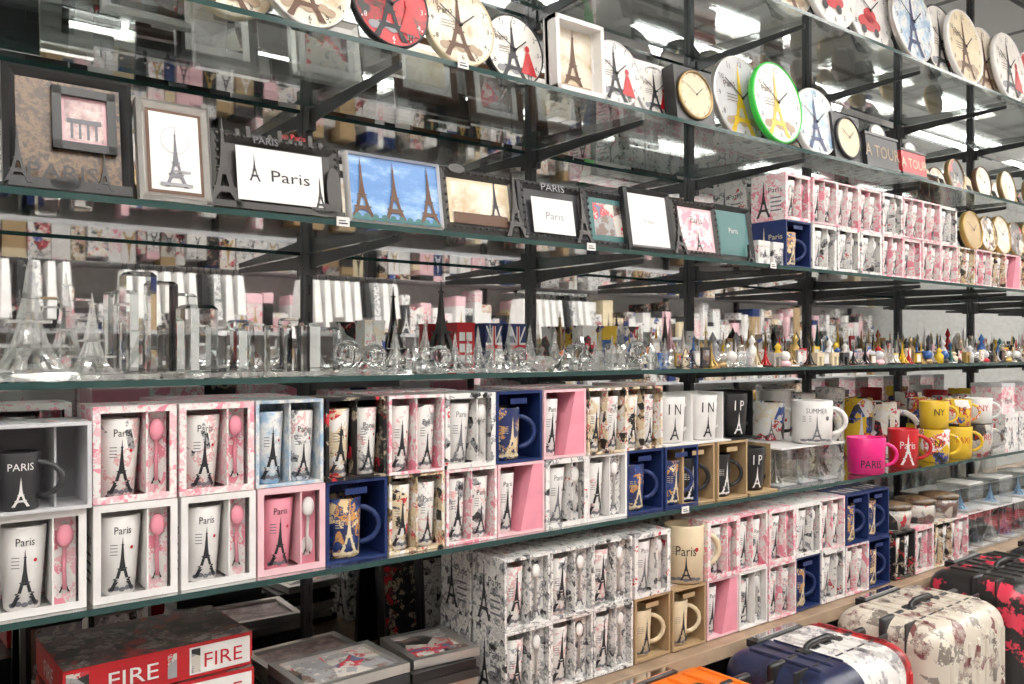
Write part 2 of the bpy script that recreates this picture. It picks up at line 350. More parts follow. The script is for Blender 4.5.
for lx in (-.75,.55,1.85,3.15,4.45,5.9,7.3):
    for ly in (-.85,-1.5,-2.2):
        b=MB()
        for oy in (-.06,.06): b.box(-.45,.45,oy-.03,oy+.03,-.02,0,'lamp')
        for a in ((-.49,.49,-.14,-.12),(-.49,.49,.12,.14),(-.49,-.47,-.12,.12),(.47,.49,-.12,.12),(-.47,.47,-.008,.008)): b.box(*a,-.035,0,'white')
        put(b,'ceiling_light_panel',lx,ly,CZ)

# ------------------------------------------------------------------ shelving
posts=[.128+.532*k for k in range(-2,10)]
for px in posts:
    b=MB(); b.box(px-.007,px+.007,.360,.371,.2,2.8,'post')
    for z in [i*.05+.25 for i in range(50)]: b.box(px-.002,px+.002,.3593,.360,z,z+.02,'black')
    put(b,'shelf_upright_rail')
BR=None
def brackets(z, sh=0):
    global BR
    if BR is None:
        b=MB(); P=[(.03,-.010),(.03,-.001),(.359,-.001),(.359,-.030),(.31,-.024)]; n=len(P)
        b.add([(-.0025,y,zz) for y,zz in P]+[(.0025,y,zz) for y,zz in P],[tuple(range(n)),tuple(reversed(range(n,2*n)))]+[(i,(i+1)%n,(i+1)%n+n,i+n) for i in range(n)],'post')
        b.box(-.007,.007,.345,.359,-.04,-.001,'post'); BR=b.mesh('shelf_bracket')
    for px in posts: put(BR,'shelf_bracket',px,0,z-.0005)
for k in ('up','top','frm','mid','low'):
    z=ZS[k]; b=MB(); yf=0.0
    vs=[(X0,yf,z-GTH),(X1,yf,z-GTH),(X1,.345,z-GTH),(X0,.345,z-GTH),(X0,yf,z),(X1,yf,z),(X1,.345,z),(X0,.345,z)]
    b.add(vs,[(0,3,2,1),(4,5,6,7)],'glass'); b.add(vs,[(0,1,5,4),(1,2,6,5),(2,3,7,6),(3,0,4,7)],'edge'); put(b,'glass_shelf')
    brackets(z-GTH)
z=ZS['bot']; b=MB(); b.box(X0,X1,-.03,.345,z-.022,z,'wood'); b.box(X0,X1,-.034,-.03,z-.024,z+.002,'tan'); put(b,'wooden_shelf'); brackets(z-.023)
b=MB(); b.box(X0,X1,-.62,.34,.02,.2,'charcoal'); b.box(X0,X1,-.64,-.62,0,.2,'post'); b.box(X0,X1,-.62,-.0,.2,.205,'grey'); put(b,'display_plinth')
b=MB(); b.box(X0,X1,.2,.215,.206,ZS['bot']-.07,'charcoal'); put(b,'kick_panel')
def tag(c,zk,y=-.004):
    b=MB(); b.box(-.010,.010,0,.0012,-.009,.004,'white'); b.draw([rect(-.007,.004,-.002,-.0005),rect(-.007,.007,-.006,-.004)],'ink',y=-.0003)
    put(b,'price_tag',along(c),y,ZS[zk])
for c in (342,590,772): tag(c,'frm')
for c in (684,): tag(c,'low')
for c in (462,): tag(c,'top')

# ------------------------------------------------------------------ clocks
def clock(r, face, rim, style, lean=.12, square=False, tm='ink'):
    b=MB(); b.M=RX(-lean)
    base=b.M.copy()
    if square:
        s=r*1.12; b.box(-s,s,0,.03,0,2*s,rim); cz=s
        b.M=base@T(0,-.001,cz)@RX(math.pi/2); b.lathe([(r*1.02,-.002),(r*1.02,.004),(r*.93,.006),(r*.92,.001)],'brass' if style=='brass' else rim,36)
        b.lathe([(r*.92,0),(r*.9,.0025)],face,36,smooth=False); yo=-.0042
    else:
        cz=r; b.M=base@T(0,0.012,cz)@RX(math.pi/2)
        b.lathe([(r*.98,0),(r,.004),(r,.012),(r*.965,.016),(r*.95,.0125)],rim,44); b.lathe([(r*.955,.004),(r*.95,.0130)],face,44,smooth=False); yo=-.0018
    b.M=base@T(0,yo,cz)
    if style in('tower','gold','dress'):
        for k in range(7): b.draw([ell(-r*.5+r*.16*k,-r*.58+.03*r*(k%3),r*.14,r*.1,10)],'tan' if style!='dress' else 'grey',y=-.0001-.00005*k)
        b.text('Paris',-r*.42,r*.2,r*.17,'brown',y=-.0001,rot=.2)
        b.draw([rect(-r*.55,-r*.2,r*(.02-.07*k),r*(.035-.07*k)) for k in range(3)],'brown',y=-.0002)
    for k in range(12):
        a=math.pi/6*k
        if style!='plain' :
            t=str(k if k else 12); b.text(t,r*.8*math.sin(a),r*.8*math.cos(a)-r*.055,r*.13,tm)
        b.draw([[(r*.9*math.sin(a)-.0012,r*.9*math.cos(a)-.0012),(r*.9*math.sin(a)+.0012,r*.9*math.cos(a)-.0012),(r*.9*math.sin(a)+.0012,r*.9*math.cos(a)+.0012),(r*.9*math.sin(a)-.0012,r*.9*math.cos(a)+.0012)]],tm)
    if style in('tower','dress','gold','blue'):
        b.draw(tower2(r*1.65,-.08*r,-r*.84,1.35),{'tower':'brown','dress':'ink','gold':'yellow','blue':'navy'}[style],y=-.0006)
    if style=='dress':
        cx=r*.42; b.draw([[(cx-.26*r,-.6*r),(cx+.28*r,-.65*r),(cx+.06*r,.0*r),(cx-.05*r,.0*r)],ell(cx,.1*r,.08*r,.1*r,12)],'red',y=-.0009)
        b.draw([rect(cx-.03*r,cx+.0*r,-.8*r,-.6*r),rect(cx+.05*r,cx+.08*r,-.8*r,-.6*r)],'ink',y=-.0009)
    if style=='pinkcar':
        b.draw([ell(-.1*r,-.35*r,.5*r,.2*r),ell(-.05*r,-.15*r,.28*r,.2*r)],'red',y=-.0006); b.draw([ell(-.38*r,-.54*r,.11*r,.11*r),ell(.18*r,-.54*r,.11*r,.11*r)],'ink',y=-.001)
        b.text('Paris',0,.3*r,.25*r,'red',y=-.001)
    for a,L in ((.9,.5),(-1.0,.7)):
        dx,dz=math.sin(a),math.cos(a); px,pz=dz*.018*r,-dx*.018*r
        b.draw([[(px,pz),(px+dx*L*r,pz+dz*L*r),(-px+dx*L*r,-pz+dz*L*r),(-px,-pz)]],'ink',y=-.0022)
    b.M=b.M@T(0,-.002,0)@RX(math.pi/2); b.lathe([(.04*r,0),(.04*r,.0015)],'ink',12)
    b.M=base@T(0,.03,0.01)@RX(-.25); b.box(-r*.2,r*.2,0,.004,-.0,r*.9,'black')
    return b
def place_clock(c, zk, y, r, *a, name='wall_clock', dz=0, **k):
    put(clock(r,*a,**k),name,along(c,y),y,ZS[zk]+.0045+dz,R.uniform(-.03,.03))
place_clock(232,'top',.05,.068,'p_clock','cream','tower')
place_clock(310,'top',.02,.068,'p_clock','silver','tower')
place_clock(394,'top',.015,.067,'p_red','black','dress',tm='white')
place_clock(463,'top',.02,.067,'p_clock','cream','tower')
place_clock(517,'top',.05,.064,'p_clockw','charcoal','dress')
place_clock(619,'top',.03,.064,'white','white','dress')
place_clock(697,'top',.015,.050,'cream','black','brass',square=True,name='mantel_clock')
place_clock(657,'top',.06,.054,'p_clockw','white','dress',square=True,name='mantel_clock')
place_clock(746,'top',.05,.096,'ltgrey','silver','gold')
place_clock(782,'top',.012,.092,'p_clockw','green','gold')
place_clock(820,'top',.03,.082,'p_blue','white','blue')
place_clock(850,'top',.02,.052,'cream','charcoal','plain',square=True,name='mantel_clock')
for c,r,fm,rm,st in ((985,.05,'p_clock','brown','plain'),(1010,.055,'p_clock','brass','plain'),(958,.05,'p_dark','brass','plain'),(1035,.055,'cream','brass','plain')):
    place_clock(c,'top',.05,r,fm,rm,st,name='table_clock')
for c,y,r,fm,rm,st in ((1000,.17,.06,'p_clock','brass','plain'),(1025,.2,.06,'p_dark','brass','plain'),(940,.2,.065,'p_clock','brown','plain'),(970,.18,.06,'cream','black','plain')):
    place_clock(c,'top',y,r,fm,rm,st,name='table_clock')
for c,r,fm,rm in ((975,.058,'brass','gold'),(990,.055,'p_ivory','brass'),(1004,.06,'p_clock','gold'),(1018,.055,'p_mag','brass'),(1032,.06,'gold','brass')):
    place_clock(c,'frm',.04,r,fm,rm,'plain',name='souvenir_plate',dz=.1065)
for i,(c,r,fm,rm,st) in enumerate(((735,.10,'white','white','blue'),(790,.10,'p_clock','white','tower'),(836,.105,'p_clockw','white','pinkcar'),(874,.105,'white','silver','pinkcar'),(918,.11,'p_blue','silver','blue'),(946,.11,'p_clockw','charcoal','dress'),(970,.11,'cream','white','tower'),(990,.11,'p_clock','silver','tower'),(1014,.11,'p_clockw','white','dress'),(1037,.11,'p_red','white','tower'),(1060,.11,'p_blue','white','blue'))):
    place_clock(c,'up',.02+.025*(i%2),r,fm,rm,st)

# ------------------------------------------------------------------ picture frames
def frame(w,h,bd,fm,matte,bm2=.0,pic='white',th=.014,lean=.16,art=None,easel=True):
    b=MB(); b.M=RX(-lean); H=w/2
    o=[(-H,0),(H,0),(H,h),(-H,h)]; i=[(-H+bd,bd),(H-bd,bd),(H-bd,h-bd),(-H+bd,h-bd)]
    md=[(-H+bd*.45,bd*.45),(H-bd*.45,bd*.45),(H-bd*.45,h-bd*.45),(-H+bd*.45,h-bd*.45)]
    vs=[(x,th,z) for x,z in o]+[(x,0.002,z) for x,z in o]+[(x,-.003,z) for x,z in md]+[(x,.004,z) for x,z in i]
    fs=[]
    for a in range(3):
        for k in range(4): fs.append((a*4+k,a*4+(k+1)%4,(a+1)*4+(k+1)%4,(a+1)*4+k))
    fs.append((3,2,1,0)); b.add(vs,fs,fm)
    if fm in('pewter','charcoal') and bd>=.012:
        n=int(w/.012)
        for k in range(n):
            x=-H+bd*.5+(w-bd)*k/(n-1)
            for z in (bd*.5,h-bd*.5): b.ball((x,-.003,z),.003,fm,6)
        n=int(h/.012)
        for k in range(1,n-1):
            z=bd*.5+(h-bd)*k/(n-1)
            for x in (-H+bd*.5,H-bd*.5): b.ball((x,-.003,z),.003,fm,6)
    b.draw([rect(-H+bd,H-bd,bd,h-bd)],matte,y=.0038)
    if bm2>0: b.draw([rect(-H+bd+bm2,H-bd-bm2,bd+bm2,h-bd-bm2)],pic,y=.0032)
    if art: art(b,w,h)
    if easel:
        M=b.M.copy(); b.M=b.M@T(0,th,h*.7)@RX(.42); b.box(-w*.12,w*.12,0,.003,-h*.72,0,'black'); b.M=M
    return b
def pf(bb,c,y=.012,rz=0,zk='frm',name='picture_frame'): return put(bb,name,along(c,y),y,ZS[zk]+.003,rz)
def pfs(c0,c1,h,bd,fm,matte,y=.012,rz=0,**k):
    xa,xb=along(c0,y),along(c1,y); put(frame(xb-xa-.003,h,bd,fm,matte,**k),'picture_frame',(xa+xb)/2,y,ZS['frm']+.003,rz)
def a1(b,w,h):
    x0,x1,z0,z1=-w*.14,w*.36,h*.34,h*.86
    for r in ((x0,x1,z0,z0+.01),(x0,x1,z1-.01,z1),(x0,x0+.01,z0,z1),(x1-.01,x1,z0,z1)): b.box(r[0],r[1],-.004,.003,r[2],r[3],'black')
    b.draw([rect(x0+.01,x1-.01,z0+.01,z1-.01)],'palepink',y=.002)
    b.draw([rect(x0+.014,x1-.014,z0+.014,z1-.014)],'p_oldphoto',y=.0015)
    b.draw([rect(x0+.02+.009*k,x0+.023+.009*k,z0+.016,z0+.035) for k in range(4)]+[rect(x0+.016,x1-.016,z0+.035,z0+.041)],'greyink',y=.001)
    b.draw([ell(-w*.05,h*.05,w*.12,h*.05,14),rect(-w*.47,w*.47,h*.0,h*.08)],'black',y=-.0042)
    b.text('PARIS',-.01,h*.07,h*.14,'black',y=-.0044,sx=1.1)
    b.draw(tower2(h*.32,w*.25,h*.03)+tower2(h*.45,-w*.40,h*.03),'black',y=-.005,thick=.004)
pfs(2,137,.150,.014,'black','p_ornate',art=a1)
def a2(b,w,h):
    b.draw([ell(.0,h*.62,w*.2,w*.2,30)],'ltgrey',y=.0028); b.draw([ell(0,h*.62,w*.185,w*.185,30)],'white',y=.0024)
    b.draw(tower2(h*.6,0,h*.15,.9),'greyink',y=.002); b.draw([rect(-w*.22,w*.22,h*.16,h*.19)],'grey',y=.0018)
    b.draw([rect(-w*.04*1,w*.2,h*.3,h*.32)],'grey',y=.0018)
pfs(139,216,.132,.011,'silver','brown',y=.006,rz=.02,bm2=.004,pic='white',art=a2)
def a3(b,w,h):
    b.draw(tower2(h*1.12,-w*.42,0,1.0),'pewter',y=-.006,thick=.008)
    b.text('PARIS',-w*.1,h*.86,h*.10,'greyink',y=-.006); b.text('an Paris',w*.12,h*.99,h*.08,'red',y=-.004)
    b.draw([ell(w*.42,h*.35,w*.06,h*.33,16),ell(w*.32,h*.1,w*.1,h*.08,14),rect(-w*.5,w*.5,0,h*.08)],'pewter',y=-.006,thick=.006)
    b.draw(tower2(h*.45,w*.30,h*.06),'black',y=-.007,thick=.003)
    for k in range(9): b.box(-w*.32+k*w*.08,-w*.29+k*w*.08,-.004,.004,h*.93,h*(1.02+.06*math.sin(k*2)),'pewter')
    b.draw([rect(-w*.33,w*.33,h*.11,h*.80)],'white',y=-.0062); b.text('Paris',w*.07,h*.38,h*.16,'ink',y=-.0068,sx=1.3); b.draw(tower2(h*.36,-w*.2,h*.36),'ink',y=-.0068)
pfs(212,345,.108,.016,'pewter','pewter',art=a3)
def a4(b,w,h):
    for x in (-.36,-.02,.36): b.draw(tower2(h*.9,x*w,h*.03,1.1),'brown',y=.002)
    b.draw([rect(-w*.48,w*.48,0.004,h*.08)],'teal',y=.0018)
    for k in range(10): b.draw([ell(-w*.42+w*.092*k,h*.09,.005,.004,8)],'teal',y=.0012)
pfs(350,445,.105,.003,'white','p_sky',y=.008,art=a4)
def a5(b,w,h):
    b.draw(tower2(h*.8,w*.2,h*.15),'ink',y=.002); b.draw([rect(-w*.35,w*.35,h*.15,h*.32)],'brown',y=.0018)
    b.draw(tower2(h*1.05,w*.43,0),'pewter',y=-.006,thick=.006); b.draw([ell(-w*.3,h*.97,w*.1,h*.07)],'pewter',y=-.006,thick=.006)
pfs(443,522,.106,.016,'pewter','cream',y=.014,bm2=.006,pic='p_clock',art=a5)
def a6(b,w,h):
    b.text('PARIS',-w*.02,h*.84,h*.13,'grey',y=-.0064,sx=1.2); b.draw([rect(-w*.34,w*.28,h*.12,h*.72)],'white',y=-.0034); b.text('Paris',-w*.02,h*.36,h*.13,'grey',y=-.0042,sx=1.2)
    b.draw(tower2(h*1.0,w*.42,0),'pewter',y=-.006,thick=.006)
pfs(522,590,.104,.014,'charcoal','charcoal',art=a6)
pfs(588,636,.108,.014,'charcoal','teal',bm2=.01,y=.02,pic='p_mag',art=lambda b,w,h:b.draw(tower2(h*1.05,w*.44,0),'pewter',y=-.006,thick=.006))
def a7(b,w,h): b.text('A tour',0,h*.45,h*.07,'grey',y=.002)
pfs(630,677,.122,.011,'black','white',y=.008,art=a7)
pfs(676,722,.112,.012,'pewter','palepink',y=.010,bm2=.007,pic='p_pink',art=lambda b,w,h:(b.text('Paris',0,h*.6,h*.13,'ink',y=-.002),b.draw(tower2(h*.9,-w*.42,0),'pewter',y=-.006,thick=.006),b.draw(tower2(h*.4,w*.05,h*.12),'ink',y=.002)))
pfs(718,757,.118,.012,'black','teal',y=.014,bm2=.006,pic='teal',art=lambda b,w,h:(b.draw(tower2(h*.3,w*.3,0),'pewter',y=-.006,thick=.006),b.text('Paris',0,h*.5,h*.1,'white',y=.002)))
pf(frame(.10,.12,.012,'brown','cream',.01,'p_oldphoto'),225,.16,.1)
pf(frame(.11,.10,.012,'black','white',.01,'p_news'),-25,.05)
pf(frame(.10,.12,.012,'pewter','white',.01,'p_clock'),360,.2); pf(frame(.10,.12,.012,'black','white',.01,'p_mag'),560,.22); pf(frame(.1,.1,.012,'silver','palepink',.01,'p_pink'),470,.2)
def a8(b,w,h):
    b.draw(tower2(h*.82,0,h*.1,1.25),'brown',y=.002); b.draw([rect(-w*.36,w*.36,h*.1,h*.16)],'tan',y=.0015)
    for r in ((-w/2,-w/2+.008,0,h),(w/2-.008,w/2,0,h),(-w/2,w/2,0,.008),(-w/2,w/2,h-.008,h)): b.box(r[0],r[1],-.02,.01,r[2],r[3],'white')
pf(frame(.115,.132,.010,'white','p_clock',art=a8,lean=.05),575,.03,zk='top',name='shadow_box_frame')
def a9(b,w,h): b.text('Paris',0,h*.2,h*.2,'white',y=.002); b.draw(tower2(h*.6,-w*.3,h*.2),'white',y=.002)
pf(frame(.18,.13,.014,'black','p_dark',art=a9),50,.17,zk='top')
pf(frame(.12,.13,.012,'white','p_blackred',.01,'p_mag'),150,.12,zk='top')
for c,y in ((640,.2),(560,.22),(330,.22),(430,.2),(220,.24),(500,.25)): pf(frame(.13,.12,.014,R.choice(['black','silver','brown']),'white',.012,R.choice(['p_mag','p_clock','p_pink'])),c,y,zk='top')
def sign(w,h,m,txt,tm):
    b=MB(); b.M=RX(-.1)
    b.box(-w/2,w/2,0,.014,0,h,m); b.box(-w/2-.004,w/2+.004,-.002,.016,-.0,.006,'black'); b.box(-w/2-.004,w/2+.004,-.002,.016,h-.006,h,'black')
    b.text(txt,0,h*.3,h*.38,tm,y=-.001); b.M=b.M@T(0,0,h); b.draw([ell(-w*.05,0,w*.28,h*.35,24)],'charcoal',y=.004,thick=.008); b.draw([ell(-w*.05,h*.08,w*.2,h*.22,24)],'p_clock',y=.003)
    return b
put(sign(.15,.085,'charcoal','A TOUR','tan'),'tabletop_sign',along(884,.01),.01,ZS['top']+.004)
put(sign(.125,.07,'red','A TOUR','cream'),'tabletop_sign',along(920,.0),.012,ZS['top']+.004)
put(sign(.11,.055,'brown','PARIS','gold'),'tabletop_sign',along(930,.1),.1,ZS['top']+.004)

# ------------------------------------------------------------------ crystal shelf
zc=ZS['mid']+.001
CC='clearcrystal'
def crystal_block(w,h,m='crystal'):
    b=MB(); b.frus((0,0,w/2*1.12,w/2*1.12,0),(0,0,w/2*1.12,w/2*1.12,.006),CC)
    s=w/2
    P=[(s,.0065),(s,h-w*.12),(s*.78,h)]; vs=[]; fs=[]
    for r,z in P: vs+=[(-r,-r,z),(r,-r,z),(r,r,z),(-r,r,z)]
    for i in range(2):
        for k in range(4): fs.append((i*4+k,i*4+(k+1)%4,i*4+4+(k+1)%4,i*4+4+k))
    fs+=[(3,2,1,0),(8,9,10,11)]; b.add(vs,fs,m)
    return b
def crystal_ball(r):
    b=MB(); b.lathe([(r*.85,0),(r*.9,r*.2),(r*.5,r*.45)],CC,8,smooth=False); b.ball((0,0,r*1.45),r,'crystal',18); return b
def crystal_tower(h,m=CC):
    b=MB(); b.frus((0,0,h*.26,h*.26,0),(0,0,h*.24,h*.24,h*.06),m); tower3(b,h*.94,m,0,0,h*.06+.0003,1.5); return b
def crystal_house(w,h):
    b=MB(); b.frus((0,0,w*.5,w*.35,0),(0,0,w*.42,w*.3,h*.5),'crystal'); b.frus((0,0,w*.42,w*.3,h*.5+.0002),(0,0,.001,.001,h),'crystal'); return b
put(crystal_tower(.155),'crystal_eiffel_tower',along(30,.05),.05,zc,.3)
put(crystal_tower(.105),'crystal_eiffel_tower',along(92,.03),.03,zc,.2)
put(crystal_tower(.14),'crystal_eiffel_tower',along(66,.17),.17,zc,.1)
put(crystal_tower(.075),'crystal_eiffel_tower',along(-20,.02),.02,zc,.1)
for c,y,w,h in ((138,.05,.036,.135),(160,.12,.034,.13),(197,.04,.042,.095),(120,.12,.03,.115),(232,.03,.028,.065),(254,.06,.03,.073),(278,.03,.03,.07),(303,.03,.034,.074),(325,.07,.032,.07),(182,.2,.03,.12),(240,.14,.03,.08),(290,.15,.03,.085)):
    put(crystal_block(w,h),'crystal_block_souvenir',along(c,y),y,zc,R.uniform(-.2,.3))
for c,y,r in ((348,.03,.021),(374,.06,.019),(440,.03,.018),(520,.05,.017),(575,.06,.02),(636,.04,.022)):
    put(crystal_ball(r),'crystal_ball_ornament',along(c,y),y,zc,.2)
for c,y,h in ((396,.02,.05),(415,.05,.06),(455,.03,.065),(478,.05,.075),(500,.02,.065),(468,.11,.06),(595,.03,.055),(612,.05,.065),(622,.01,.05),(665,.03,.06),(678,.09,.07),(490,.14,.085),(555,.1,.075),(395,.14,.085),(425,.15,.09),(530,.14,.085),(600,.15,.085),(640,.17,.09),(660,.2,.09),(510,.2,.10),(580,.2,.1),(620,.23,.11),(372,.17,.09),(340,.16,.08)):
    put(crystal_tower(h),'crystal_eiffel_tower',along(c,y),y,zc,R.uniform(0,.5))
for c,y,w,h in ((425,.02,.03,.035),(564,.02,.03,.04),(585,.02,.025,.045),(650,.02,.03,.05),(408,.02,.022,.04),(686,.02,.025,.04)): put(crystal_house(w,h),'crystal_pyramid',along(c,y),y,zc,R.uniform(0,.5))
b=MB(); b.lathe([(.004,0),(.03,.014),(.03,.018),(.018,.026)],CC,10,smooth=False); put(b,'crystal_diamond_dish',along(541,.03),.03,zc)
b=MB(); tower3(b,.17,'pewter'); put(b,'metal_eiffel_tower',along(441,.28),.28,zc,.2)
b=MB(); tower3(b,.12,'brass'); put(b,'metal_eiffel_tower',along(560,.28),.28,zc,.2)
b=MB(); tower3(b,.13,'pewter'); put(b,'metal_eiffel_tower',along(665,.29),.29,zc,.2)
def tin(x,y,kind):
    b=MB(); w,d,h=.042,.036,.085
    m={'uk':'navy','red':'red','p':'p_souv','t':'p_taxi'}[kind]
    b.box(-w/2,w/2,0,d,0,h,m); b.box(-w/2-.001,w/2+.001,-.001,d+.001,h,h+.006,m)
    if kind=='uk':
        b.draw([rect(-w/2,w/2,h*.4,h*.6),rect(-w*.1,w*.1,0,h)],'white',y=-.0004); b.draw([rect(-w/2,w/2,h*.45,h*.55),rect(-w*.05,w*.05,0,h)],'red',y=-.0008)
        for s in (-1,1): b.draw([[(s*w*.5,h),(s*w*.4,h),(-s*w*.5,0),(-s*w*.4,0)]],'white',y=-.0002)
    elif kind=='red':
        for i in range(2):
            for j in range(3): b.draw([rect(-w*.38+i*w*.4,-w*.06+i*w*.4,h*.1+j*h*.27,h*.3+j*h*.27)],'white',y=-.0004)
    else: b.draw(tower2(h*.7,0,h*.1),'ink',y=-.0004)
    put(b,'souvenir_money_tin',x,y,zc)
for c,k in ((466,'red'),(494,'uk'),(518,'uk'),(590,'p'),(610,'t'),(632,'p'),(375,'p')): tin(along(c,.30),.30,k)
b=MB()
cols=['gold','brass','silver','pewter','blue','red','yellow','white','brass','pewter','tan','teal','grey','cream','black',CC,CC,'ltgrey','silver','charcoal','palepink']
x=along(702)
while x<4.2:
    for y in (.025,.065,.105,.15,.20,.25,.30):
        xx=x+R.uniform(-.01,.01); h=R.uniform(.03,.06)+.03*(y>.1)*R.random()+.045*(y>.2)*R.random(); t=R.random(); m=R.choice(cols)
        if t<.45:
            b.frus((xx,y,h*.25,h*.25,zc),(xx,y,h*.25,h*.25,zc+.003),R.choice(['black','white','brown',m])); tower3(b,h,m,xx,y,zc+.0032)
        elif t<.6:
            b.lathe([(.012,zc),(.014,zc+.006),(.009,zc+.012)],m,10,xx,y); b.ball((xx,y,zc+.022),.012,R.choice([CC,'white','ltgrey','blue']),10)
        elif t<.75:
            b.box(xx-.012,xx+.012,y-.003,y+.003,zc,zc+h*.7,m); b.box(xx-.009,xx+.009,y-.0036,y-.003,zc+h*.12,zc+h*.6,R.choice(['p_souv','p_white','p_mag'])); b.box(xx-.014,xx+.014,y-.008,y+.008,zc,zc+.003,'black')
        elif t<.87:
            b.box(xx-.013,xx-.005,y-.006,y+.006,zc,zc+.02,m); b.box(xx+.005,xx+.013,y-.006,y+.006,zc,zc+.02,m); b.box(xx-.014,xx+.014,y-.007,y+.007,zc+.02,zc+.030,m)
        else:
            b.lathe([(.011,zc),(.012,zc+h*.5),(.004,zc+h*.7),(.009,zc+h*.8),(.001,zc+h)],m,10,xx,y)
    x+=.031
put(b,'miniature_souvenir_figurines')

# ------------------------------------------------------------------ gift boxes, frame shelf
zf=ZS['frm']+.0005; xs=1.625
for i in range(8):
    k='N' if i==0 else R.choice(['G','A','Hh','P','G'])
    gb(k,xs+.05+.1015*i,zf,sz=.88); gb(R.choice(['G','P','Hh','G','A']) if i else 'A',xs+.05+.1015*i,zf+.1053,sz=.88)
    gb('G',xs+.05+.1015*i,zf,.125,sz=.88); gb('Hh',xs+.05+.1015*i,zf+.1053,.125,sz=.88)
for i in range(8,22): gb(R.choice(['G','Hh','P','I','Wt']),xs+.05+.1015*i,zf,sz=.88)
for c in (764,779):
    b=MB(); b.box(-.02,.02,0,.04,0,.05,'p_white'); b.box(-.021,.021,-.001,.041,.04,.052,'white'); b.text('Paris',0,.015,.012,'ink',y=-.0015); put(b,'small_gift_box',along(c,.02),.02,zf)

# lower shelf
zl=ZS['low']+.0005; x0=.2257; BH=.1195
topk=['A','A','C','E','G','Hh','N','P','I','I']
botk=['B','Q','N','I','G','P','Hh','Wt','N','N']
put(gift(V['Gr']),'mug_gift_box',.172,.004,zl+BH,0,(1.06,1.0,.86))
for i in range(10): gb(topk[i],x0+.05+.1005*i,zl+BH)
gb('B',x0-.055,zl); gb('B',x0+.05,zl) ; gb('A',x0-.158,zl); gb('A',x0-.162,zl+BH)
for i in range(1,11): gb((botk+['N'])[i-1],x0+.052+.1005*i,zl)
for i in range(-2,11):
    gb(R.choice(list('AGIKNPE')),x0+.05+.1005*i,zl,.125)
    if i%3: gb(R.choice(list('AGIKP')),x0+.05+.1005*i,zl+BH,.125)
def smug(c,y,z,m,tm,txt=None,dec=None,r=.04,h=.092,hd=None,name='coffee_mug',ang=-.1):
    b=MB(); mug(b,r*.93,r,h,m,hd or m,dec=dec,dm=tm,txt=txt,tm=tm,ang=ang,art=dec is not None and m in('white','cream')); put(b,name,along(c,y),y,z,-.75)
gb('Kr',1.335,zl); gb('Kr',1.437,zl); gb('K',1.335,zl,.125); gb('K',1.437,zl,.125)
def openbox(x,z,m,mm,tm,txt):
    b=MB(); w=.049
    b.box(-w,w,0,.09,0,.003,m); b.box(-w,w,.087,.09,.003,.1,m); b.box(-w,-w+.002,.02,.087,.003,.1,m); b.box(w-.002,w,.02,.087,.003,.1,m)
    b.M=RZ(-.35); mug(b,.031,.036,.092,mm,mm,cx=-.014,cy=.04,cz=.003,txt=(txt,.62,.24),tm=tm,ang=.2,dec=.5,dm=tm,art=False); put(b,'mug_gift_box',x,.012,z)
for i,(mm,tm,bx,t) in enumerate((('white','ink','white','I N'),('white','ink','white','I N'),('black','white','black','I P'))): openbox(1.285+.1*i,zl+BH,bx,mm,tm,t)
openbox(1.548,zl,'kraft','black','white','I P')
def abox(x,y,z,w,d,h,content=True,name='acrylic_display_box',ins='silver'):
    b=MB(); b.box(-w/2,w/2,0,d,0,h,'acrylic'); b.box(-w/2-.001,w/2+.001,-.001,d+.001,h,h+.003,'white' if content else 'acrylic')
    if content: tower3(b,h*.8,ins,0,d/2,.004); b.box(-w*.4,w*.4,.01,d-.01,.001,.004,'ltgrey')
    put(b,name,x,y,z)
for i in range(3):
    for j in range(2): abox(1.66+.085*i,.02+.1*j,zl,.08,.09,.085)
smug(812,.05,zl+.0885,'white','greyink',('SUMMER',.72,.12),.6,.047,.10); smug(768,.16,zl+.0885,'p_souv','greyink',None,.5,.04); smug(800,.26,zl,'p_souv','ink',None,.7,.04,.19,name='travel_mug'); smug(775,.28,zl,'white','ink',None,.7,.04,.2,name='travel_mug'); smug(830,.27,zl,'p_white','ink',None,.7,.04,.2,name='travel_mug')
smug(866,.03,zl+.001,'hotpink','ink',('PARIS',.2,.22),None,.046,.09)
smug(903,.04,zl,'red','white',('Paris',.5,.2),.8,.038,.10); smug(884,.17,zl+.0,'p_souv','ink',None,.7,.042,.16,name='travel_mug'); smug(857,.22,zl,'p_taxi','white',None,.7,.042,.17,name='travel_mug')
ml=[(934,.04,'p_taxi','black',.09),(957,.04,'yellow','red',.09),(978,.04,'p_mag','red',.09),(921,.14,'yellow','black',.09),(945,.15,'p_souv','ink',.09),(966,.15,'red','white',.09),(908,.24,'black','white',.1),(935,.26,'p_blue','ink',.1),(960,.26,'p_taxi','ink',.1),(984,.26,'p_souv','ink',.1)]
for i,(c,y,m,tm,ht) in enumerate(ml):
    smug(c,y,zl,m,tm,(R.choice(['NY','PARIS','TAXI']),.5,.2),None,.040,ht)
    m2=['yellow','p_taxi','white','p_taxi','p_mag','p_souv','p_souv','red','p_taxi','white'][i]
    smug(c,y,zl+ht+.001,m2,'black' if m2 in('yellow','p_taxi') else 'red' if m2=='white' else 'white',(R.choice(['NY','PARIS','I P']),.5,.26),None,.038,.075)
